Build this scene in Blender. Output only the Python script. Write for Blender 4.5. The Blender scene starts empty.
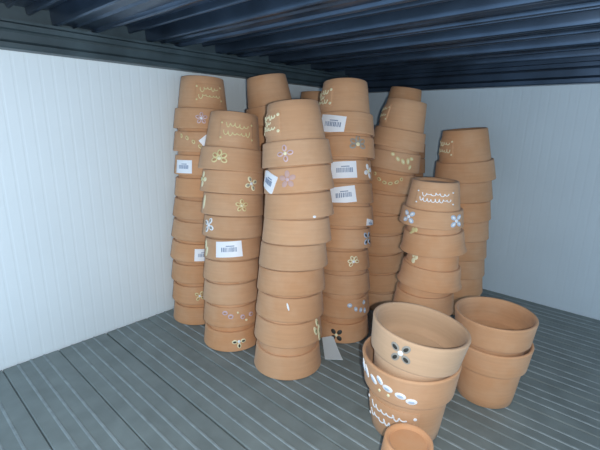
import bpy, bmesh, math, random
from mathutils import Vector, Matrix
PI = math.pi
C = bpy.context.scene.collection
S = bpy.context.scene

# ------------------------------------------------------------ camera
CAM = Vector((0.0, 0.0, 0.465))
cr = Vector((0.74163214, 0.67056917, 0.01785392))
cu = Vector((-0.17820956, 0.17129636, 0.96896796))
cf = Vector((-0.64670173, 0.72179952, -0.24654072))
cd = bpy.data.cameras.new('camera'); cam = bpy.data.objects.new('camera', cd); C.objects.link(cam)
M = Matrix((cr, cu, -cf)).transposed().to_4x4(); M.translation = CAM
cam.matrix_world = M
cd.sensor_width = 36.0; cd.lens = 24.0; cd.clip_start = 0.01
S.camera = cam

# ------------------------------------------------------------ light
S.view_settings.view_transform = 'Standard'; S.view_settings.look = 'None'
S.view_settings.exposure = 0.0; S.view_settings.gamma = 1.0
S.view_settings.use_curve_mapping = False
w = bpy.data.worlds.new('world'); S.world = w; w.use_nodes = True
bg = w.node_tree.nodes['Background']
bg.inputs[0].default_value = (0.60, 0.80, 1.0, 1); bg.inputs[1].default_value = 1.32
ld = bpy.data.lights.new('phone_flash', 'POINT'); ld.energy = 13.5; ld.shadow_soft_size = 0.004
ld.color = (1.0, 0.97, 0.93)
fl = bpy.data.objects.new('phone_flash', ld); C.objects.link(fl)
fl.location = CAM + cr * 0.022 + cu * (-0.006) - cf * 0.005

ROW = Vector((0.745, 0.667, 0)).normalized()        # runs along the rows of stacks, left to right
DEEP = Vector((-0.667, 0.745, 0)).normalized()      # runs into the shelf

# ------------------------------------------------------------ materials
def nm(name):
    m = bpy.data.materials.new(name); m.use_nodes = True
    nt = m.node_tree; return m, nt, nt.nodes['Principled BSDF']
def N(nt, t, **k):
    n = nt.nodes.new(t)
    for a, b in k.items():
        if a in n.inputs: n.inputs[a].default_value = b
        else: setattr(n, a, b)
    return n
def plain(name, col, rough=0.6, metal=0.0, spec=0.5, noise=0.0, scale=60):
    m, nt, b = nm(name)
    b.inputs['Roughness'].default_value = rough; b.inputs['Metallic'].default_value = metal
    b.inputs['Specular IOR Level'].default_value = spec
    if noise:
        tc = N(nt, 'ShaderNodeTexCoord'); nz = N(nt, 'ShaderNodeTexNoise', Scale=scale, Detail=5.0)
        nt.links.new(tc.outputs['Object'], nz.inputs['Vector'])
        rp = N(nt, 'ShaderNodeValToRGB')
        rp.color_ramp.elements[0].position = 0.3; rp.color_ramp.elements[1].position = 0.7
        rp.color_ramp.elements[0].color = (*[c * (1 - noise) for c in col], 1)
        rp.color_ramp.elements[1].color = (*[min(1, c * (1 + noise)) for c in col], 1)
        nt.links.new(nz.outputs['Fac'], rp.inputs['Fac']); nt.links.new(rp.outputs[0], b.inputs['Base Color'])
    else: b.inputs['Base Color'].default_value = (*col, 1)
    return m

def clay_material():
    m, nt, b = nm('terracotta_clay')
    L = nt.links
    oi = N(nt, 'ShaderNodeObjectInfo'); tc = N(nt, 'ShaderNodeTexCoord')
    add = N(nt, 'ShaderNodeVectorMath', operation='ADD')
    cmb = N(nt, 'ShaderNodeCombineXYZ')
    L.new(oi.outputs['Alpha'], cmb.inputs[0]); L.new(oi.outputs['Alpha'], cmb.inputs[1])
    mul = N(nt, 'ShaderNodeVectorMath', operation='SCALE'); mul.inputs['Scale'].default_value = 37.0
    L.new(cmb.outputs[0], mul.inputs[0])
    L.new(tc.outputs['Object'], add.inputs[0]); L.new(mul.outputs[0], add.inputs[1])
    n1 = N(nt, 'ShaderNodeTexNoise', Scale=14.0, Detail=4.0, Roughness=0.6); L.new(add.outputs[0], n1.inputs['Vector'])
    mp = N(nt, 'ShaderNodeMapping'); mp.inputs['Scale'].default_value = (6, 6, 90)
    L.new(add.outputs[0], mp.inputs['Vector'])
    n2 = N(nt, 'ShaderNodeTexNoise', Scale=3.0, Detail=3.0); L.new(mp.outputs[0], n2.inputs['Vector'])
    n3 = N(nt, 'ShaderNodeTexNoise', Scale=420.0, Detail=2.0); L.new(tc.outputs['Object'], n3.inputs['Vector'])
    # pale dusty bloom over the fired colour
    r1 = N(nt, 'ShaderNodeValToRGB'); r1.color_ramp.elements[0].position = 0.42; r1.color_ramp.elements[1].position = 0.72
    L.new(n1.outputs['Fac'], r1.inputs['Fac'])
    dust = N(nt, 'ShaderNodeMix', data_type='RGBA'); dust.inputs[7].default_value = (0.62, 0.43, 0.29, 1)
    sc = N(nt, 'ShaderNodeMath', operation='MULTIPLY'); sc.inputs[1].default_value = 0.45
    L.new(r1.outputs[0], sc.inputs[0]); L.new(sc.outputs[0], dust.inputs[0]); L.new(oi.outputs['Color'], dust.inputs[6])
    r2 = N(nt, 'ShaderNodeValToRGB'); r2.color_ramp.elements[0].position = 0.3; r2.color_ramp.elements[1].position = 0.75
    r2.color_ramp.elements[0].color = (0.95, 0.94, 0.93, 1); r2.color_ramp.elements[1].color = (1.03, 1.02, 1.01, 1)
    L.new(n2.outputs['Fac'], r2.inputs['Fac'])
    mm = N(nt, 'ShaderNodeMix', data_type='RGBA', blend_type='MULTIPLY'); mm.inputs[0].default_value = 1.0
    L.new(dust.outputs[2], mm.inputs[6]); L.new(r2.outputs[0], mm.inputs[7]); L.new(mm.outputs[2], b.inputs['Base Color'])
    bp = N(nt, 'ShaderNodeBump', Strength=0.25, Distance=0.0006)
    L.new(n3.outputs['Fac'], bp.inputs['Height']); L.new(bp.outputs[0], b.inputs['Normal'])
    b.inputs['Roughness'].default_value = 0.9; b.inputs['Specular IOR Level'].default_value = 0.25
    b.inputs['Sheen Weight'].default_value = 0.12; b.inputs['Sheen Roughness'].default_value = 0.5
    b.inputs['Sheen Tint'].default_value = (0.8, 0.85, 0.9, 1)
    return m
CLAY = clay_material()
PAINT = {
    'white': plain('white_paint', (0.80, 0.84, 0.88), 0.4),
    'cream': plain('cream_paint', (0.78, 0.74, 0.50), 0.45),
    'yellow': plain('yellow_paint', (0.66, 0.58, 0.30), 0.45),
    'lilac': plain('lilac_paint', (0.56, 0.42, 0.46), 0.5),
    'lilac_faint': plain('faint_lilac_paint', (0.50, 0.33, 0.30), 0.6),
    'blue': plain('pale_blue_paint', (0.42, 0.52, 0.66), 0.45),
    'grey': plain('grey_paint', (0.30, 0.29, 0.26), 0.5),
    'black': plain('black_paint', (0.035, 0.035, 0.03), 0.4),
    'clay': plain('clay_coloured_paint', (0.44, 0.24, 0.12), 0.8),
    'green': plain('dull_green_paint', (0.36, 0.36, 0.20), 0.5),
}
PAPER = plain('white_paper', (0.82, 0.86, 0.92), 0.5)
INK = plain('blue_grey_ink', (0.24, 0.31, 0.44), 0.6)
BOARD = plain('grey_board', (0.180, 0.222, 0.226), 0.55, noise=0.14, scale=22)
CREST = plain('worn_highlit_crest', (0.235, 0.285, 0.30), 0.6, noise=0.2, scale=60)  # ridge highlights and wear, both put into a paler colour
STEEL = plain('painted_dark_steel', (0.060, 0.095, 0.150), 0.30, metal=0.75, noise=0.35, scale=9)
STEEL2 = plain('painted_beam_steel', (0.055, 0.085, 0.10), 0.45, metal=0.2, noise=0.3, scale=14)
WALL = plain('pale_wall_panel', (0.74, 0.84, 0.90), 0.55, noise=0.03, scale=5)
WALLB = plain('shaded_blue_wall_panel', (0.52, 0.64, 0.73), 0.6, noise=0.04, scale=5)  # back wall darkened: its distance from the flash put into the colour

# ------------------------------------------------------------ helpers
def obj(name, bm, mats, parent=None, smooth=40, fixn=True):
    if fixn: bmesh.ops.recalc_face_normals(bm, faces=bm.faces)
    me = bpy.data.meshes.new(name); bm.to_mesh(me); bm.free()
    for m in (mats if isinstance(mats, (list, tuple)) else [mats]): me.materials.append(m)
    if smooth:
        for p in me.polygons: p.use_smooth = True
        me.set_sharp_from_angle(angle=math.radians(smooth))
    o = bpy.data.objects.new(name, me); C.objects.link(o)
    if parent: o.parent = parent
    return o
def thing(name, label, cat, loc=(0, 0, 0), group=None):
    o = bpy.data.objects.new(name, None); C.objects.link(o); o.location = loc
    o.empty_display_size = 0.02
    o['label'] = label; o['category'] = cat
    if group: o['group'] = group
    return o
def extrude_x(bm, prof, x0, x1, mats=None, closed=True):
    a = [bm.verts.new((x0, y, z)) for y, z in prof]; b = [bm.verts.new((x1, y, z)) for y, z in prof]
    n = len(prof)
    for i in range(n if closed else n - 1):
        f = bm.faces.new((a[i], a[(i + 1) % n], b[(i + 1) % n], b[i]))
        if mats: f.material_index = mats[i]
    if closed: bm.faces.new(a); bm.faces.new(list(reversed(b)))
def box(bm, x0, x1, y0, y1, z0, z1):
    extrude_x(bm, [(y0, z0), (y1, z0), (y1, z1), (y0, z1)], x0, x1)

# ------------------------------------------------------------ the room: two panelled walls
WX = -0.868; WY = 1.19; XR = 0.62; YF = -0.35
def ribbed(length, pitch):
    pts = []; s = 0.0
    while s < length:
        pts += [(s, 0), (s + pitch * 0.70, 0), (s + pitch * 0.80, -0.00018), (s + pitch * 0.90, -0.00018)]
        s += pitch
    pts.append((length, 0)); return [(min(a, length), b) for a, b in pts]
def wall(name, fn, length, m):
    bm = bmesh.new(); pr = ribbed(length, 0.021)
    lo = [bm.verts.new(fn(s, d, -0.08)) for s, d in pr]; hi = [bm.verts.new(fn(s, d, 0.95)) for s, d in pr]
    for i in range(len(pr) - 1):
        bm.faces.new((lo[i], lo[i + 1], hi[i + 1], hi[i]))
    r = [bm.verts.new(fn(s, -0.02, z)) for s, z in ((0, -0.08), (length, -0.08), (length, 0.95), (0, 0.95))]
    bm.faces.new(r)
    bm.faces.new([r[0], *lo, r[1]]); bm.faces.new([r[3], *hi, r[2]])
    bm.faces.new((r[0], r[3], hi[0], lo[0])); bm.faces.new((r[1], r[2], hi[-1], lo[-1]))
    o = obj(name, bm, m, smooth=0); o['kind'] = 'structure'; return o
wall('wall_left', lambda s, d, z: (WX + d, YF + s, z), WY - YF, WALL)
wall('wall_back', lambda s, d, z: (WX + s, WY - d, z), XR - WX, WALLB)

# ------------------------------------------------------------ lower shelf of ridged boards
PW = 0.097
low = thing('shelf', 'grey lower shelf of ridged boards carrying all the clay pots', 'shelf', (0, 0, -0.05))
def board_profile(y0, g0, g1):
    r = [0.0245, 0.0465, 0.0695]
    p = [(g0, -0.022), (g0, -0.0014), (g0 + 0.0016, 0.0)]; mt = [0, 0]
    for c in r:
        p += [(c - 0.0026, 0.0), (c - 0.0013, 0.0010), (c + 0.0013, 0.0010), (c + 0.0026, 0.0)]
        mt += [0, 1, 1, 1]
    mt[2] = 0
    p += [(PW - g1 - 0.0016, 0.0), (PW - g1, -0.0014), (PW - g1, -0.022)]; mt += [0, 0, 0, 0]
    return [(y0 + a, z + 0.05 - 0.0010) for a, z in p], mt + [0] * 3
for j in range(-3, 9):
    y0 = 0.317 + PW * j
    bm = bmesh.new(); pr, mt = board_profile(y0, 0.0012 if j == 0 else 0.0005, 0.0012 if j == -1 else 0.0005)
    extrude_x(bm, pr, WX + 0.003, XR, mt[:len(pr)])
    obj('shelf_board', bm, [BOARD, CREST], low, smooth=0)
for x0 in (WX + 0.002, -0.2, XR - 0.03):
    bm = bmesh.new(); box(bm, x0, x0 + 0.03, 0.03, 1.17, -0.01, 0.026)
    obj('support_rail', bm, STEEL2, low, smooth=0)

# ------------------------------------------------------------ upper shelf seen from below
up = thing('metal_shelf', 'dark blue steel shelf overhead, seen from its channelled underside', 'shelf', (0, 0, 0.56))
def U(z): return z - 0.56
PER = 0.178
def arc(cy, cz, r, a0, a1, n=5):
    return [(cy + r * math.cos(a0 + (a1 - a0) * i / n), cz + r * math.sin(a0 + (a1 - a0) * i / n)) for i in range(n + 1)]
for k in range(0, 8):
    y0 = 0.104 - 0.178 + PER * k
    zb, zt = 0.628, 0.652
    low_line = []
    low_line += [(y0 - 0.004, zt), (y0 - 0.002, zb + 0.004)]
    low_line += arc(y0 + 0.003, zb, 0.0045, PI, 2 * PI)                 # rolled lip
    low_line += [(y0 + 0.009, zb + 0.002), (y0 + 0.030, zb + 0.002)]
    low_line += [(y0 + 0.034, zb - 0.001), (y0 + 0.038, zb + 0.002), (y0 + 0.064, zb + 0.002)]
    low_line += arc(y0 + 0.070, zb, 0.0045, PI, 2 * PI)
    low_line += [(y0 + 0.076, zb + 0.004), (y0 + 0.080, zt - 0.004), (y0 + 0.108, zt - 0.004)]
    low_line += arc(y0 + 0.113, zt - 0.006, 0.004, PI, 2 * PI)
    low_line += [(y0 + 0.118, zt - 0.004), (y0 + 0.137, zt - 0.004)]
    low_line += arc(y0 + 0.142, zb + 0.012, 0.0042, PI, 2 * PI)
    low_line += [(y0 + 0.148, zt - 0.004), (y0 + PER - 0.006, zt - 0.002)]
    ymax = WY - 0.002
    low_line = [(y, z) for y, z in low_line if y < ymax]
    yl = low_line[-1][0]
    prof = low_line + [(yl, zt + 0.004), (y0 - 0.004, zt + 0.004)]
    bm = bmesh.new(); extrude_x(bm, [(y, U(z)) for y, z in prof], WX + 0.012, XR)
    p = obj('deck_panel', bm, STEEL, up, smooth=35)
# side beam along the left wall, profiled
bm = bmesh.new()
def beam(bm, fn, s0, s1, prof):
    a = [bm.verts.new(fn(s0, d, z)) for d, z in prof]; b = [bm.verts.new(fn(s1, d, z)) for d, z in prof]
    n = len(prof)
    for i in range(n): bm.faces.new((a[i], a[(i + 1) % n], b[(i + 1) % n], b[i]))
    bm.faces.new(a); bm.faces.new(list(reversed(b)))
bp = [(0, .577), (.030, .577), (.032, .579), (.032, .586), (.027, .588), (.025, .591), (.025, .603), (.027, .606), (.032, .608), (.032, .616), (.028, .619), (.028, .6235), (.0105, .6235), (.0105, .654), (0, .654)]
beam(bm, lambda s, d, z: (WX + 0.001 + d, s, U(z)), YF + 0.05, WY - 0.002, bp)
obj('side_beam', bm, STEEL2, up, smooth=20)
bm = bmesh.new()
bq = [(0, .566), (.030, .566), (.032, .568), (.032, .577), (.027, .579), (.025, .583), (.025, .598), (.027, .601), (.032, .603), (.032, .612), (.028, .614), (.028, .6235), (.0035, .6235), (.0035, .656), (0, .656)]
beam(bm, lambda s, d, z: (s, WY - 0.002 - d, U(z)), WX + 0.036, XR, bq)
obj('rear_beam', bm, STEEL, up, smooth=20)
for x, y in ((-0.647, 0.56), (-0.628, 0.575), (-0.585, 0.61), (-0.32, 0.557), (-0.31, 0.56), (-0.298, 0.556), (-0.55, 0.60)):  # light reflections on the deck underside, modelled as small white beads
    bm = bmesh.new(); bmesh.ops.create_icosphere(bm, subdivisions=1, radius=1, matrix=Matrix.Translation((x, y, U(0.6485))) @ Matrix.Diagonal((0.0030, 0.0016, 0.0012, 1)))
    o = obj('glint_speck', bm, PAINT['white'], up)

# ------------------------------------------------------------ terracotta pots
# profile in units of the mouth diameter, pot standing upright, base at 0
H_ = 0.852; SH = 0.52
def r_out(v):
    if v <= SH - 0.004: return 0.354 + (0.418 - 0.354) * v / SH
    return 0.463 + (0.501 - 0.463) * (v - SH) / (H_ - SH)
BODY = [(0.0, 0.060), (0.20, 0.060), (0.270, 0.057), (0.290, 0.025), (0.315, 0.002), (0.330, 0.0), (0.346, 0.002), (0.355, 0.010),
        (0.371, 0.12), (0.388, 0.26), (0.403, 0.39), (0.418, 0.505), (0.418, 0.523)]
BODY_IN = [(0.403, 0.523), (0.397, 0.46), (0.394, 0.41), (0.394, 0.40), (0.384, 0.33), (0.360, 0.25), (0.362, 0.24), (0.348, 0.15), (0.330, 0.105), (0.29, 0.094), (0.18, 0.090), (0.0, 0.090)]
RIM = [(0.418, 0.523), (0.440, 0.518), (0.454, 0.521), (0.462, 0.530), (0.465, 0.545), (0.476, 0.64), (0.488, 0.74), (0.498, 0.82),
       (0.5005, 0.833), (0.498, 0.846), (0.490, 0.852), (0.476, 0.852), (0.466, 0.846), (0.462, 0.833), (0.457, 0.76), (0.459, 0.75), (0.448, 0.64), (0.450, 0.632), (0.440, 0.56), (0.430, 0.535), (0.403, 0.523)]
def flare(p):   # heavier rolled rim
    out = []
    for r, z in p:
        if z > 0.80 and r > 0.47: r = r + 0.030 * min(1, (z - 0.80) / 0.05); z = z - 0.0
        out.append((r, z))
    return out
def lathe(bm, prof, D, inv, closed, seg=72, wob=0.0, ph=0.0, H=H_):
    rings = []
    for r, z in prof:
        zz = (H - z) if inv else z
        if r < 1e-6: rings.append([bm.verts.new((0, 0, zz * D))]); continue
        row = []
        for i in range(seg):
            a = 2 * PI * i / seg; k = 1 + wob * math.cos(2 * a + ph)
            row.append(bm.verts.new((r * k * D * math.cos(a), r * k * D * math.sin(a), zz * D)))
        rings.append(row)
    pairs = list(zip(rings, rings[1:])) + ([(rings[-1], rings[0])] if closed else [])
    for A, B in pairs:
        if len(A) == 1 and len(B) == 1: continue
        for i in range(seg):
            j = (i + 1) % seg
            if len(A) == 1: bm.faces.new((A[0], B[i], B[j]))
            elif len(B) == 1: bm.faces.new((A[i], A[j], B[0]))
            else: bm.faces.new((A[i], A[j], B[j], B[i]))

class Pot:
    """surface mapper: az in radians from the pot's front (+ to the right), v height in D units measured on the upright pot"""
    def __init__(s, D, inv, front): s.D, s.inv, s.front = D, inv, front
    def P(s, az, v, h=0.0):
        a = s.front + az; r = (r_out(v) + h) * s.D
        z = ((H_ - v) if s.inv else v) * s.D
        return (r * math.cos(a), r * math.sin(a), z)
def blob(bm, pot, az, v, a, b, rot=0.0, h=0.010, base=0.0, mi=0, n=14):
    """low painted or moulded relief: an oval dome lying on the pot's surface"""
    R = r_out(v); sgn = -1 if pot.inv else 1
    def pt(t, k, hh):
        x = a * k * math.cos(t); y = b * k * math.sin(t)
        u = x * math.cos(rot) - y * math.sin(rot); q = x * math.sin(rot) + y * math.cos(rot)
        return bm.verts.new(pot.P(az + u / R, v + sgn * q, hh))
    rings = []
    for k, hh in ((1.0, base - 0.006), (0.97, base + h * 0.5), (0.7, base + h * 0.9)):
        rings.append([pt(2 * PI * i / n, k, hh) for i in range(n)])
    c = pt(0, 0.0, base + h)
    for A, B in zip(rings, rings[1:]):
        for i in range(n):
            f = bm.faces.new((A[i], A[(i + 1) % n], B[(i + 1) % n], B[i])); f.material_index = mi
    for i in range(n):
        f = bm.faces.new((rings[-1][i], rings[-1][(i + 1) % n], c)); f.material_index = mi
    f = bm.faces.new(list(reversed(rings[0]))); f.material_index = mi
# NOTE for every blob: az to the right, q upwards as the pot stands in the scene

def stroke(bm, pot, pts, wd, h=0.012, base=0.0, mi=0):
    """brush stroke through (az*R, q) points relative to its own origin handled by caller"""
    for (a0, v0), (a1, v1) in zip(pts, pts[1:]):
        sgn = -1 if pot.inv else 1
        R = r_out((v0 + v1) / 2); du = (a1 - a0) * R; dv = (v1 - v0) * sgn
        L = math.hypot(du, dv)
        if L < 1e-6: continue
        blob(bm, pot, (a0 + a1) / 2, (v0 + v1) / 2, L / 2 + wd * 0.6, wd, math.atan2(dv, du), h, base, mi, n=8)

def flower(bm, pot, az, v, size, style, rot=0.0):
    """petals: list of (angle, kind)"""
    st = {'x4': [45, 135, 225, 315], 'plus4': [0, 90, 180, 270], 'five': [90, 162, 234, 306, 18], 'fan5': [90, 30, 150, -20, 200], 'three': [180, 0, 270]}[style]
    for d in st:
        t = math.radians(d) + rot
        u = math.cos(t) * size * 0.55; q = math.sin(t) * size * 0.55
        sgn = -1 if pot.inv else 1
        yield az + u / r_out(v), v + sgn * q, t
def painted_flower(name, root, pot, az, v, size, style='x4', petal='cream', heart=None, centre='cream', rot=0.0):
    bm = bmesh.new()
    for a_, v_, t in flower(bm, pot, az, v, size, style, rot):
        blob(bm, pot, a_, v_, size * 0.36, size * 0.27, t, 0.009, 0, 0)
        if heart: blob(bm, pot, a_, v_, size * 0.22, size * 0.13, t, 0.004, 0.0095, 1)
    blob(bm, pot, az, v, size * 0.20, size * 0.20, 0, 0.014, 0, 2)
    return obj(name, bm, [PAINT[petal], PAINT[heart or petal], PAINT[centre]], root)
def petal_row(root, pot, items, petal='cream', heart=None, name='painted_petals'):
    """items: (az, v, a, b, rot)"""
    if 1 < len(items) < 3:
        for it in items: petal_row(root, pot, [it], petal, heart, name[:-1] if name.endswith('s') else name)
        return
    bm = bmesh.new()
    for az, v, a, b, rt in items:
        blob(bm, pot, az, v, a * 1.12, b * 1.25, rt, 0.010, 0, 0)
        if heart: blob(bm, pot, az, v, a * 0.6, b * 0.5, rt, 0.004, 0.0105, 1)
    return obj(name, bm, [PAINT[petal], PAINT[heart or petal]], root)
def plaque(root, pot, az, half=0.62, paint='cream', lines=2, seed=0, dots=True, strength=1.0, text=True):
    """raised name plate on the body with painted corner dots and cursive lines"""
    v0, v1 = 0.12, 0.44; h = 0.020; n = 26
    bm = bmesh.new(); m = 6
    def shell(off):
        g = []
        for j in range(m + 1):
            v = v0 + (v1 - v0) * j / m; row = []
            for i in range(n + 1):
                u = -half + 2 * half * i / n
                edge = min((i if i < n - i else n - i), (j if j < m - j else m - j))
                hh = off if off < 0 else (h * 0.35 if edge == 0 else h)
                row.append(bm.verts.new(pot.P(az + u, v, hh)))
            g.append(row)
        return g
    A = shell(0.01); B = shell(-0.01)
    for j in range(m):
        for i in range(n):
            bm.faces.new((A[j][i], A[j][i + 1], A[j + 1][i + 1], A[j + 1][i]))
            bm.faces.new((B[j][i], B[j + 1][i], B[j + 1][i + 1], B[j][i + 1]))
    for i in range(n):
        bm.faces.new((A[0][i], B[0][i], B[0][i + 1], A[0][i + 1])); bm.faces.new((A[m][i], A[m][i + 1], B[m][i + 1], B[m][i]))
    for j in range(m):
        bm.faces.new((A[j][0], A[j + 1][0], B[j + 1][0], B[j][0])); bm.faces.new((A[j][n], B[j][n], B[j + 1][n], A[j + 1][n]))
    pl = obj('name_plaque', bm, CLAY, root); pl.color = root['clay']
    rnd = random.Random(seed)
    if text:
        bm = bmesh.new()
        rows = [0.345, 0.235] if lines == 2 else [0.36, 0.285, 0.215]
        for ri, q in enumerate(rows):
            hl = half * (0.62 if (ri % 2 == 0) else 0.72)
            if lines == 3 and ri == 1: hl = half * 0.25
            pts = []; nl = max(2, int(hl * 14)); k = nl * 7; amp = [rnd.choice((0.008, 0.014, 0.018, 0.032)) for _ in range(nl + 1)]; amp[0] = 0.034; sk = [rnd.uniform(0.012, 0.04) for _ in range(nl + 1)]; up_ = [rnd.choice((0, 0, 0, 0.014, -0.014)) for _ in range(nl + 1)]
            for i in range(k + 1):
                t = i / k; ph = i / 7 * 2 * PI
                pts.append((az - hl + 2 * hl * t - sk[i // 7] * math.sin(ph), q + up_[i // 7] + amp[i // 7] * math.cos(ph)))
            if pot.inv: pts = [(a, (v0 + v1) - q2) for a, q2 in pts]
            stroke(bm, pot, pts, 0.0078 * strength, 0.006, h)
        obj('painted_lettering', bm, PAINT[paint], root)
    if dots:
        for du in (-half * 0.86, half * 0.86):
            for v in (v0 + 0.055, v1 - 0.055):
                bm = bmesh.new(); blob(bm, pot, az + du, v, 0.015 * strength, 0.015 * strength, 0, 0.008, h)
                obj('painted_dot', bm, PAINT[paint], root)
def sticker(root, pot, az, v, wd, ht, rot=0.0, print_=True, off=0.012):
    """white price label stuck to the pot, following its curve"""
    sgn = -1 if pot.inv else 1; R = r_out(v)
    def patch(bm, x0, x1, y0, y1, h0, h1, n=8):
        g = []
        for hh in (h0, h1):
            gg = []
            for y in (y0, y1):
                row = []
                for i in range(n + 1):
                    x = x0 + (x1 - x0) * i / n
                    u = x * math.cos(rot) - y * math.sin(rot); q = x * math.sin(rot) + y * math.cos(rot)
                    vv = min(H_ - 0.01, max(SH + 0.012, v + sgn * q)) if v > SH else v + sgn * q
                    row.append(bm.verts.new(pot.P(az + u / R, vv, hh)))
                gg.append(row)
            g.append(gg)
        (a, b), (c, d) = g
        for i in range(n):
            bm.faces.new((a[i], a[i + 1], b[i + 1], b[i])); bm.faces.new((c[i], d[i], d[i + 1], c[i + 1]))
            bm.faces.new((a[i], c[i], c[i + 1], a[i + 1])); bm.faces.new((b[i], b[i + 1], d[i + 1], d[i]))
        bm.faces.new((a[0], b[0], d[0], c[0])); bm.faces.new((a[n], c[n], d[n], b[n]))
    bm = bmesh.new(); patch(bm, -wd / 2, wd / 2, -ht / 2, ht / 2, 0.001, off)
    st = obj('price_sticker', bm, PAPER, root, smooth=30)
    if print_:
        bm = bmesh.new(); rnd = random.Random(int(az * 1000) + 7)
        x = -wd * 0.28
        while x < wd * 0.30:
            t = wd * rnd.choice((0.022, 0.034, 0.045)); patch(bm, x, x + t, -ht * 0.16, ht * 0.12, off - 0.001, off + 0.0012, 1); x += t + wd * rnd.choice((0.018, 0.03))
        patch(bm, -wd * 0.1, wd * 0.22, ht * 0.17, ht * 0.23, off - 0.001, off + 0.0012, 3)
        obj('printed_barcode', bm, INK, st, smooth=0)
    return st

MESH = {}
def clay_mesh(kind, inv, D, flr):
    key = (kind, inv, round(D, 4), flr)
    if key in MESH: return MESH[key]
    bm = bmesh.new()
    if kind == 'body': lathe(bm, BODY + BODY_IN, D, inv, False)
    else: lathe(bm, flare(RIM) if flr else RIM, D, inv, True)
    bmesh.ops.recalc_face_normals(bm, faces=bm.faces)
    me = bpy.data.meshes.new('pot_' + kind); bm.to_mesh(me); bm.free(); me.materials.append(CLAY)
    for p in me.polygons: p.use_smooth = True
    me.set_sharp_from_angle(angle=math.radians(50))
    MESH[key] = me; return me
RND = random.Random(5)
def clay_colour(warm=None):
    t = RND.random() if warm is None else warm
    a = (0.54, 0.337, 0.203); b = (0.56, 0.283, 0.135)          # dusty buff to warm orange
    k = RND.uniform(0.94, 1.06)
    return tuple((a[i] + (b[i] - a[i]) * t) * k for i in range(3)) + (RND.random(),)
GI = 'upside-down terracotta pots nested in stacks'
GU = 'upright terracotta pots at the right'
def make_pot(label, loc, D, inv=True, tilt=0.0, tilt_deep=0.0, warm=None, flr=False, group=GI):
    root = thing('terracotta_pot', label, 'flower pot', loc, group)
    root['clay'] = clay_colour(warm)
    for kind in ('body', 'rim'):
        o = bpy.data.objects.new('pot_' + kind, clay_mesh(kind, inv, D, flr)); C.objects.link(o); o.parent = root; o.color = root['clay']
    R = Matrix.Rotation(math.radians(tilt), 4, DEEP) @ Matrix.Rotation(math.radians(tilt_deep), 4, ROW)
    root.matrix_world = Matrix.Translation(loc) @ R
    d = CAM - Vector(loc); front = math.atan2(d.y, d.x)
    p = Pot(D, inv, front)
    return root, p
ORD = ['topmost', 'second from the top', 'third from the top', 'fourth from the top', 'fifth from the top', 'sixth from the top',
       'seventh from the top', 'eighth from the top', 'ninth from the top', 'tenth from the top', 'eleventh from the top', 'twelfth from the top', 'bottom pot']
STACKS = {}
def stack(key, where, base, D, s, n, lean=(0, 0), offs=None, tilts=None, notes=None, warm=None, zs=None, flares=(), tdeep=None, gap=0.0, sizes=None):
    """offs: sideways shift along ROW in metres per pot, bottom first; notes: {k: extra words}"""
    out = []
    for k in range(n):
        z = zs[k] if zs else k * s + (gap if k else 0)
        off = (offs or {}).get(k, 0.0) if isinstance(offs, dict) else (offs[k] if offs else RND.uniform(-0.0012, 0.0012))
        tl = (tilts or {}).get(k, RND.uniform(-0.8, 0.8))
        p = Vector((base[0] + lean[0] * z, base[1] + lean[1] * z, z)) + ROW * off
        place = ORD[n - 1 - k] if k else 'bottom pot'
        note = (notes or {}).get(k)
        lab = f"{note}, {place} of {where}" if note else f"terracotta pot, {place} of {where}"
        wm = warm[k] if warm else None
        if abs(tl) < 1.0 and k == 0: tl = 0.0
        td = (tdeep or {}).get(k, -math.degrees(math.atan(Vector((*lean, 0)).dot(DEEP))) * 0.9 * min(1, k / 3))
        lift = abs(math.sin(math.radians(tl))) * D * 0.5 if k == 0 else 0
        p.z += lift
        out.append(make_pot(lab, p, D * (sizes or {}).get(k, 1.0), True, tl, td, wm, k in flares))
    STACKS[key] = out; return out
def rv(t): return SH + (H_ - SH) * (1 - t)    # t: 0 at the hanging edge ... 1 at the shoulder, for an upside-down rim
def az(u): return math.asin(max(-0.97, min(0.97, u)))

# --- A: beside the left wall
A = stack('A', 'leftmost stack', (-0.796, 0.515), 0.126, 0.0497, 10, sizes={9: 1.03, 8: 1.03, 7: 1.02}, lean=(0.0, 0.075),
          offs=[0.003, 0.000, -0.003, -0.006, -0.004, -0.001, 0.003, 0.003, 0.001, 0.001],
          tilts={9: 1.0, 8: 1.0, 6: 0, 5: 3, 4: 4, 3: 3.5, 2: 0.5, 1: 0, 0: 0},
          notes={9: 'pot with yellow plaque lettering', 8: 'pot with yellow leaves and label', 7: 'pot with price sticker at its left', 3: 'pot with price sticker at its right', 1: 'pot with pale yellow flower'},
          warm=[0.9, 0.95, 0.8, 0.75, 0.55, 0.7, 0.7, 0.75, 0.7, 0.6])
r, p = A[9]; plaque(r, p, az(0.28), 0.60, 'yellow', 2, 3)
painted_flower('painted_flower', r, p, az(-0.05), rv(0.5), 0.11, 'five', 'lilac', 'clay', 'white')
r, p = A[8]; petal_row(r, p, [(az(-0.72), rv(0.78), .035, .020, 1.9), (az(-0.52), rv(0.68), .035, .022, 2.1), (az(-0.30), rv(0.5), .035, .022, 2.1), (az(-0.08), rv(0.28), .035, .022, 2.3)], 'yellow', 'clay')
sticker(r, p, az(0.10), rv(0.55), 0.16, 0.15, 0.7, False)
r, p = A[7]; sticker(r, p, az(-0.66), rv(0.42), 0.34, 0.22, 0.0)
r, p = A[3]; sticker(r, p, az(0.16), rv(0.45), 0.28, 0.22, 0.0)
r, p = A[1]; painted_flower('painted_flower', r, p, az(0.02), rv(0.5), 0.11, 'x4', 'yellow', 'clay', 'white', 0.2)
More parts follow.
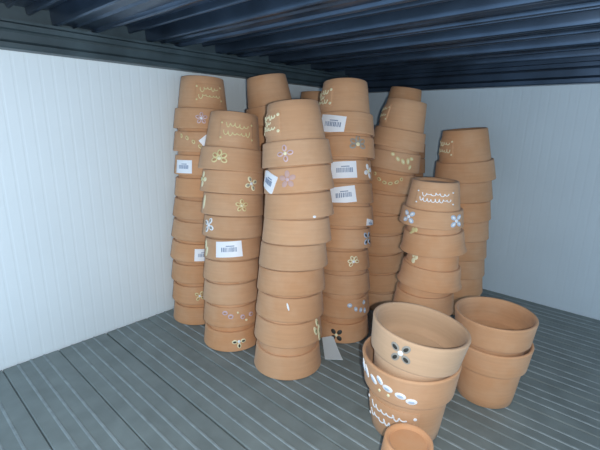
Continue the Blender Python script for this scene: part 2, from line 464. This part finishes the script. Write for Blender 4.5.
# --- B
B = stack('B', 'second stack from the left', (-0.644, 0.503), 0.1265, 0.0450, 9, gap=0.004, sizes={8: 1.09, 7: 1.08, 6: 1.06, 5: 1.04, 4: 1.01}, lean=(-0.10, 0.10),
          offs=[-0.001, -0.001, -0.0015, -0.0005, 0.003, 0.0015, 0.001, 0.0005, -0.002],
          tilts={8: 3.5, 7: 2.5, 6: 2, 5: 1, 4: -2, 3: -0.5, 2: -1, 1: -1, 0: 0},
          notes={8: 'pot with yellow lettered plaque', 7: 'pot with two yellow white flowers', 6: 'pot with pale yellow flower', 5: 'pot with white flower at left', 4: 'pot with centred price sticker', 1: 'pot with ring-shaped lilac petals', 0: 'pot with black petalled flower'},
          warm=[0.95, 0.8, 0.3, 0.45, 0.4, 0.3, 0.3, 0.35, 0.35])
r, p = B[8]; plaque(r, p, az(0.12), 0.66, 'yellow', 2, 8)
painted_flower('painted_flower', r, p, az(-0.38), rv(0.5), 0.14, 'fan5', 'yellow', 'clay', 'cream')
r, p = B[7]; painted_flower('painted_flower', r, p, az(0.55), rv(0.48), 0.125, 'plus4', 'cream', 'grey', 'white', 0.4)
painted_flower('painted_flower', r, p, az(-0.93), rv(0.55), 0.13, 'plus4', 'cream', None, 'yellow')
r, p = B[6]; painted_flower('painted_flower', r, p, az(0.25), rv(0.5), 0.11, 'five', 'yellow', 'clay', 'cream')
petal_row(r, p, [(az(-0.92), rv(0.55), .03, .09, 0.0)], 'cream')
r, p = B[5]; painted_flower('painted_flower', r, p, az(-0.80), rv(0.55), 0.14, 'x4', 'white', 'grey', 'white', 0.3)
r, p = B[4]; sticker(r, p, az(-0.17), rv(0.55), 0.42, 0.25, 0.03)
petal_row(r, p, [(az(-0.94), rv(0.7), .03, .06, 0.2), (az(-0.90), rv(0.35), .03, .07, -0.3)], 'cream')
r, p = B[1]; petal_row(r, p, [(az(-0.26), rv(0.76), .042, .030, 0), (az(-0.07), rv(0.58), .042, .032, 0), (az(0.33), rv(0.50), .036, .032, 0.5), (az(0.62), rv(0.52), .040, .032, 0)], 'lilac', 'clay', 'painted_rings')
petal_row(r, p, [(az(0.45), rv(0.3), .02, .015, 0), (az(0.18), rv(0.75), .016, .014, 0), (az(0.86), rv(0.3), .02, .10, -0.2)], 'cream')
r, p = B[0]; painted_flower('painted_flower', r, p, az(0.20), rv(0.52), 0.13, 'three', 'cream', 'black', 'white')
# --- C: the nearest tall stack
CC = stack('C', 'nearest tall stack', (-0.493, 0.521), 0.1350, 0.0468, 9, gap=0.012, lean=(-0.054, 0.12),
           offs=[-0.0004, -0.0026, -0.002, -0.0018, -0.0002, 0.0038, 0.0056, 0.0035, -0.0025],
           tilts={8: -5.5, 7: -6, 6: -4, 5: -1, 4: -0.5, 3: -0.3, 2: 0.8, 1: 0, 0: 0},
           notes={8: 'pot with cream lettered plaque', 7: 'pot with sticker at left edge', 6: 'plain pot with white chip', 2: 'pot with small white scratch', 1: 'pot with pale leaf at right'},
           warm=[0.4, 0.45, 0.5, 0.6, 0.2, 0.2, 0.3, 0.4, 0.25])
r, p = CC[8]; plaque(r, p, az(-0.86), 0.58, 'cream', 3, 5, True, 1.45)
painted_flower('painted_flower', r, p, az(-0.30), rv(0.5), 0.125, 'plus4', 'lilac', 'clay', 'cream', 0.1)
r, p = CC[7]; sticker(r, p, az(-0.82), rv(0.52), 0.30, 0.25, -0.45)
painted_flower('painted_flower', r, p, az(-0.28), rv(0.55), 0.13, 'five', 'lilac_faint', None, 'lilac')
r, p = CC[6]; petal_row(r, p, [(az(0.42), rv(0.06), .022, .014, 0)], 'white', None, 'white_chip')
r, p = CC[2]; petal_row(r, p, [(az(-0.06), rv(0.68), .012, .045, 0.3)], 'white', None, 'white_scratch')
r, p = CC[1]; petal_row(r, p, [(az(0.86), rv(0.82), .03, .05, 0.2), (az(0.80), rv(0.5), .03, .06, 0.4), (az(0.90), rv(0.45), .03, .06, -0.2), (az(0.90), rv(0.15), .03, .05, 0)], 'cream', 'green')
# --- D
DD = stack('D', 'tall stack behind paper tag', (-0.492, 0.695), 0.1265, 0.0483, 10, gap=0.003, sizes={9: 1.08, 8: 1.05, 7: 1.03, 6: 1.02}, lean=(-0.11, 0.13),
           offs=[0.003, 0.003, 0.003, 0.000, 0.002, 0.006, 0.002, -0.003, 0.000, -0.005],
           tilts={9: 0, 8: 0.5, 7: -1, 6: -0.5, 5: 0, 0: 0},
           notes={9: 'pot with sticker and plaque', 8: 'pot with grey petalled flower', 7: 'pot with sticker and white petals', 6: 'pot with tilted price sticker', 5: 'pot with small blue sticker', 4: 'pot with dark flower at right', 3: 'pot with cream flower', 1: 'pot with pale blue petals', 0: 'pot with black four-petal flower'},
           warm=[0.75, 0.6, 0.5, 0.7, 0.6, 0.55, 0.7, 0.7, 0.7, 0.4])
r, p = DD[9]; plaque(r, p, az(-0.88), 0.58, 'cream', 3, 4, True, 1.5)
sticker(r, p, az(-0.38), rv(0.42), 0.42, 0.26, -0.14)
r, p = DD[8]; painted_flower('painted_flower', r, p, az(0.40), rv(0.60), 0.16, 'fan5', 'grey', 'clay', 'cream')
r, p = DD[7]; sticker(r, p, az(0.02), rv(0.50), 0.42, 0.27, 0.04)
painted_flower('painted_flower', r, p, az(0.86), rv(0.45), 0.14, 'plus4', 'white', None, 'cream', 0.3)
r, p = DD[6]; sticker(r, p, az(-0.06), rv(0.42), 0.42, 0.27, 0.12)
r, p = DD[5]; sticker(r, p, az(0.84), rv(0.12), 0.20, 0.14, -0.2)
r, p = DD[4]; painted_flower('painted_flower', r, p, az(0.86), rv(0.5), 0.15, 'x4', 'blue', 'black', 'grey')
r, p = DD[3]; painted_flower('painted_flower', r, p, az(0.42), rv(0.5), 0.12, 'fan5', 'cream', 'clay', 'white', 0.4)
r, p = DD[1]; petal_row(r, p, [(az(0.28), rv(0.72), .04, .03, 0), (az(0.50), rv(0.5), .03, .035, 0.4), (az(0.68), rv(0.4), .03, .035, -0.3), (az(0.82), rv(0.3), .03, .04, 0), (az(0.80), rv(0.75), .035, .03, 0.5)], 'blue', 'white')
r, p = DD[0]; painted_flower('painted_flower', r, p, az(-0.16), rv(0.45), 0.14, 'x4', 'black', None, 'cream')
# --- G: shorter stack at the right with heavy rims
G = stack('G', 'short stack at the right', (-0.324, 0.755), 0.123, 0.05, 6,
          zs=[0.0, 0.044, 0.096, 0.152, 0.224, 0.277], offs=[-0.002, -0.001, 0.000, 0.007, 0.008, -0.001],
          tilts={5: 1.0, 4: -3.0, 3: 3.0, 2: 0, 1: 0, 0: 0}, flares=(3, 4),
          notes={5: 'pot with white lettering and flowers', 4: 'tilted thick-rimmed pot', 3: 'thick-rimmed pot with cream mark'},
          warm=[0.5, 0.6, 0.7, 0.8, 0.7, 0.35])
r, p = G[5]; r.scale = (1, 1, 0.82); plaque(r, p, az(0.06), 0.80, 'white', 2, 2)
painted_flower('painted_flower', r, p, az(-0.70), rv(0.5), 0.16, 'x4', 'blue', 'white', 'white')
painted_flower('painted_flower', r, p, az(0.76), rv(0.5), 0.16, 'x4', 'blue', 'white', 'white')
r, p = G[4]; petal_row(r, p, [(az(-0.72), 0.49, .035, .04, 0), (az(-0.62), 0.47, .03, .03, 0)], 'yellow')
r, p = G[3]; petal_row(r, p, [(az(-0.70), 0.45, .035, .04, 0), (az(-0.62), 0.38, .03, .035, 0), (az(-0.74), 0.36, .025, .035, 0)], 'cream')
# --- E, F: back right
E_ = stack('E', 'leaning back stack', (-0.512, 0.896), 0.132, 0.0513, 9,
           offs=[-0.004, -0.004, -0.004, -0.002, -0.001, 0.002, 0.006, 0.012, 0.019], lean=(0, 0.0),
           tilts={8: 9, 7: 8, 6: 7, 5: 4, 4: -2, 3: -3, 2: -3, 1: -2, 0: 0},
           notes={8: 'pot with plaque at left edge', 7: 'pot with row of yellow leaves', 6: 'pot with garland of yellow leaves', 1: 'pot with faded blue flower'},
           warm=[0.6, 0.6, 0.7, 0.6, 0.7, 0.8, 0.8, 0.3, 0.3])
r, p = E_[8]; plaque(r, p, az(-0.95), 0.50, 'cream', 2, 9)
r, p = E_[7]; petal_row(r, p, [(az(-0.10), rv(0.86), .035, .025, -0.5), (az(0.12), rv(0.65), .045, .025, -0.8), (az(0.32), rv(0.55), .05, .026, -1.0), (az(0.50), rv(0.60), .05, .026, -1.4), (az(0.62), rv(0.75), .04, .025, -0.2), (az(0.60), rv(0.3), .04, .022, 1.2)], 'yellow', 'cream')
r, p = E_[6]; petal_row(r, p, [(az(-0.62), rv(0.85), .035, .022, -0.8), (az(-0.42), rv(0.6), .04, .024, -0.6), (az(-0.20), rv(0.48), .04, .024, -0.3), (az(0.02), rv(0.48), .04, .024, 0.3), (az(0.24), rv(0.6), .04, .024, 0.7), (az(0.40), rv(0.78), .03, .024, 1.2)], 'yellow', 'clay')
r, p = E_[1]; painted_flower('painted_flower', r, p, az(-0.55), rv(0.5), 0.12, 'x4', 'blue', None, 'blue')
F_ = stack('F', 'tall stack against the back wall', (-0.572, 1.048), 0.117, 0.0421, 12, lean=(0.02, 0.01),
           offs=[0.006, 0.008, 0.010, 0.012, 0.014, 0.016, 0.017, 0.018, 0.017, 0.012, 0.002, -0.010],
           tilts={11: 7, 10: 5, 9: 3, 8: 2}, notes={8: 'pot with small pale flower'}, warm=[0.8] * 12)
r, p = F_[8]; painted_flower('painted_flower', r, p, az(0.45), rv(0.5), 0.11, 'plus4', 'cream', None, 'green')
# --- H: behind the two front stacks
HH = stack('H', 'stack behind the front two', (-0.710, 0.662), 0.127, 0.046, 11, lean=(0.02, 0.04),
           tilts={10: -9, 9: -6, 8: -3}, warm=[0.6] * 11)
H2 = stack('H2', 'stack of small pots near the wall', (-0.812, 0.738), 0.095, 0.0355, 12, warm=[0.8] * 12)
I1 = stack('I', 'hidden stack behind the centre', (-0.700, 0.793), 0.115, 0.0412, 11, warm=[0.7] * 11, tilts={10: -5, 9: -3})
I2 = stack('I2', 'rearmost stack behind the centre', (-0.765, 0.912), 0.115, 0.0412, 12, warm=[0.8] * 12)
J = stack('J', 'back stack at the far right', (-0.362, 1.015), 0.143, 0.0482, 8, warm=[0.7, 0.7, 0.7, 0.7, 0.6, 0.9, 0.5, 0.6],
          offs=[0.006, 0.005, 0.004, 0.003, 0.002, 0.001, -0.001, 0.0], tilts={7: -6, 6: -4, 5: -2},
          notes={7: 'pot with pale plaque flowers at left', 3: 'pot with white flower mark'})
r, p = J[7]; plaque(r, p, az(-0.80), 0.5, 'cream', 2, 6)
r, p = J[3]; petal_row(r, p, [(az(-0.05), rv(0.5), .04, .03, 0), (az(0.08), rv(0.4), .03, .03, 0)], 'white')

# --- upright pots
def upright(label, loc, D, tilt=0.0, td=0.0, warm=0.3):
    return make_pot(label, loc, D, False, tilt, td, warm, group=GU)
r, p = upright('upright terracotta pot with white leaf wave and white lettered plaque, on the boards', (-0.236, 0.524, 0.0008), 0.147, 0.0, 0.0, 0.45)
K1 = (r, p)
plaque(r, p, az(-0.42), 0.78, 'white', 2, 12, True, 1.15)
petal_row(r, p, [(az(-0.92), 0.74, .022, .055, 0.3), (az(-0.84), 0.72, .022, .055, 0.45), (az(-0.68), 0.70, .05, .024, -0.7), (az(-0.54), 0.74, .045, .024, -0.9), (az(-0.38), 0.69, .05, .028, -0.15), (az(-0.12), 0.66, .05, .028, -0.1), (az(0.10), 0.62, .05, .026, 0.0)], 'white', 'blue')
petal_row(r, p, [(az(-0.55), 0.62, .014, .014, 0), (az(-0.36), 0.615, .014, .014, 0)], 'cream', None, 'painted_dots')
r, p = upright('upright terracotta pot nested tilted inside the leaf-painted pot, black petalled flower', (-0.238, 0.517, 0.0580), 0.143, 7.5, 0.0, -0.5)
painted_flower('painted_flower', r, p, az(-0.32), 0.70, 0.14, 'x4', 'grey', 'black', 'white', 0.15)
r, p = upright('lower upright pot of the nested pair at the right', (-0.168, 0.692, 0.0008), 0.13, 0, 0, 0.7)
r, p = upright('upper upright pot of the nested pair at the right, faint lilac mark', (-0.168, 0.692, 0.0475), 0.13, 0, 0, 0.5)
petal_row(r, p, [(az(-0.75), 0.70, .03, .03, 0), (az(-0.7), 0.62, .02, .03, 0)], 'lilac_faint')
r, p = make_pot('small upside-down terracotta pot standing alone at the bottom edge', (-0.180, 0.418, 0.0), 0.086, True, 0, 0, 0.85, group=None)

# --- paper tag lying on the boards
bm = bmesh.new()
q = [(-0.487, 0.623), (-0.470, 0.640), (-0.412, 0.598), (-0.440, 0.575)]
n = 8; top = []; bot = []
for i in range(n + 1):
    t = i / n
    for lst, dz in ((top, 0.0006), (bot, 0.0)):
        zz = 0.0004 + 0.010 * (1 - t) ** 2 + dz
        a = (q[0][0] + (q[3][0] - q[0][0]) * t, q[0][1] + (q[3][1] - q[0][1]) * t, zz)
        b = (q[1][0] + (q[2][0] - q[1][0]) * t, q[1][1] + (q[2][1] - q[1][1]) * t, zz + 0.004 * (1 - t))
        lst.append((bm.verts.new(a), bm.verts.new(b)))
for i in range(n):
    bm.faces.new((top[i][0], top[i + 1][0], top[i + 1][1], top[i][1])); bm.faces.new((bot[i][0], bot[i][1], bot[i + 1][1], bot[i + 1][0]))
    for s_ in (0, 1): bm.faces.new((top[i][s_], bot[i][s_], bot[i + 1][s_], top[i + 1][s_]))
for i in (0, n): bm.faces.new((top[i][0], top[i][1], bot[i][1], bot[i][0]))
o = obj('paper_tag', bm, plain('translucent_paper', (0.64, 0.73, 0.78), 0.45))
o['label'] = 'crumpled pale paper tag lying on the boards beside the nearest tall stack'; o['category'] = 'tag'
for o in C.objects:
    if 'clay' in o: del o['clay']
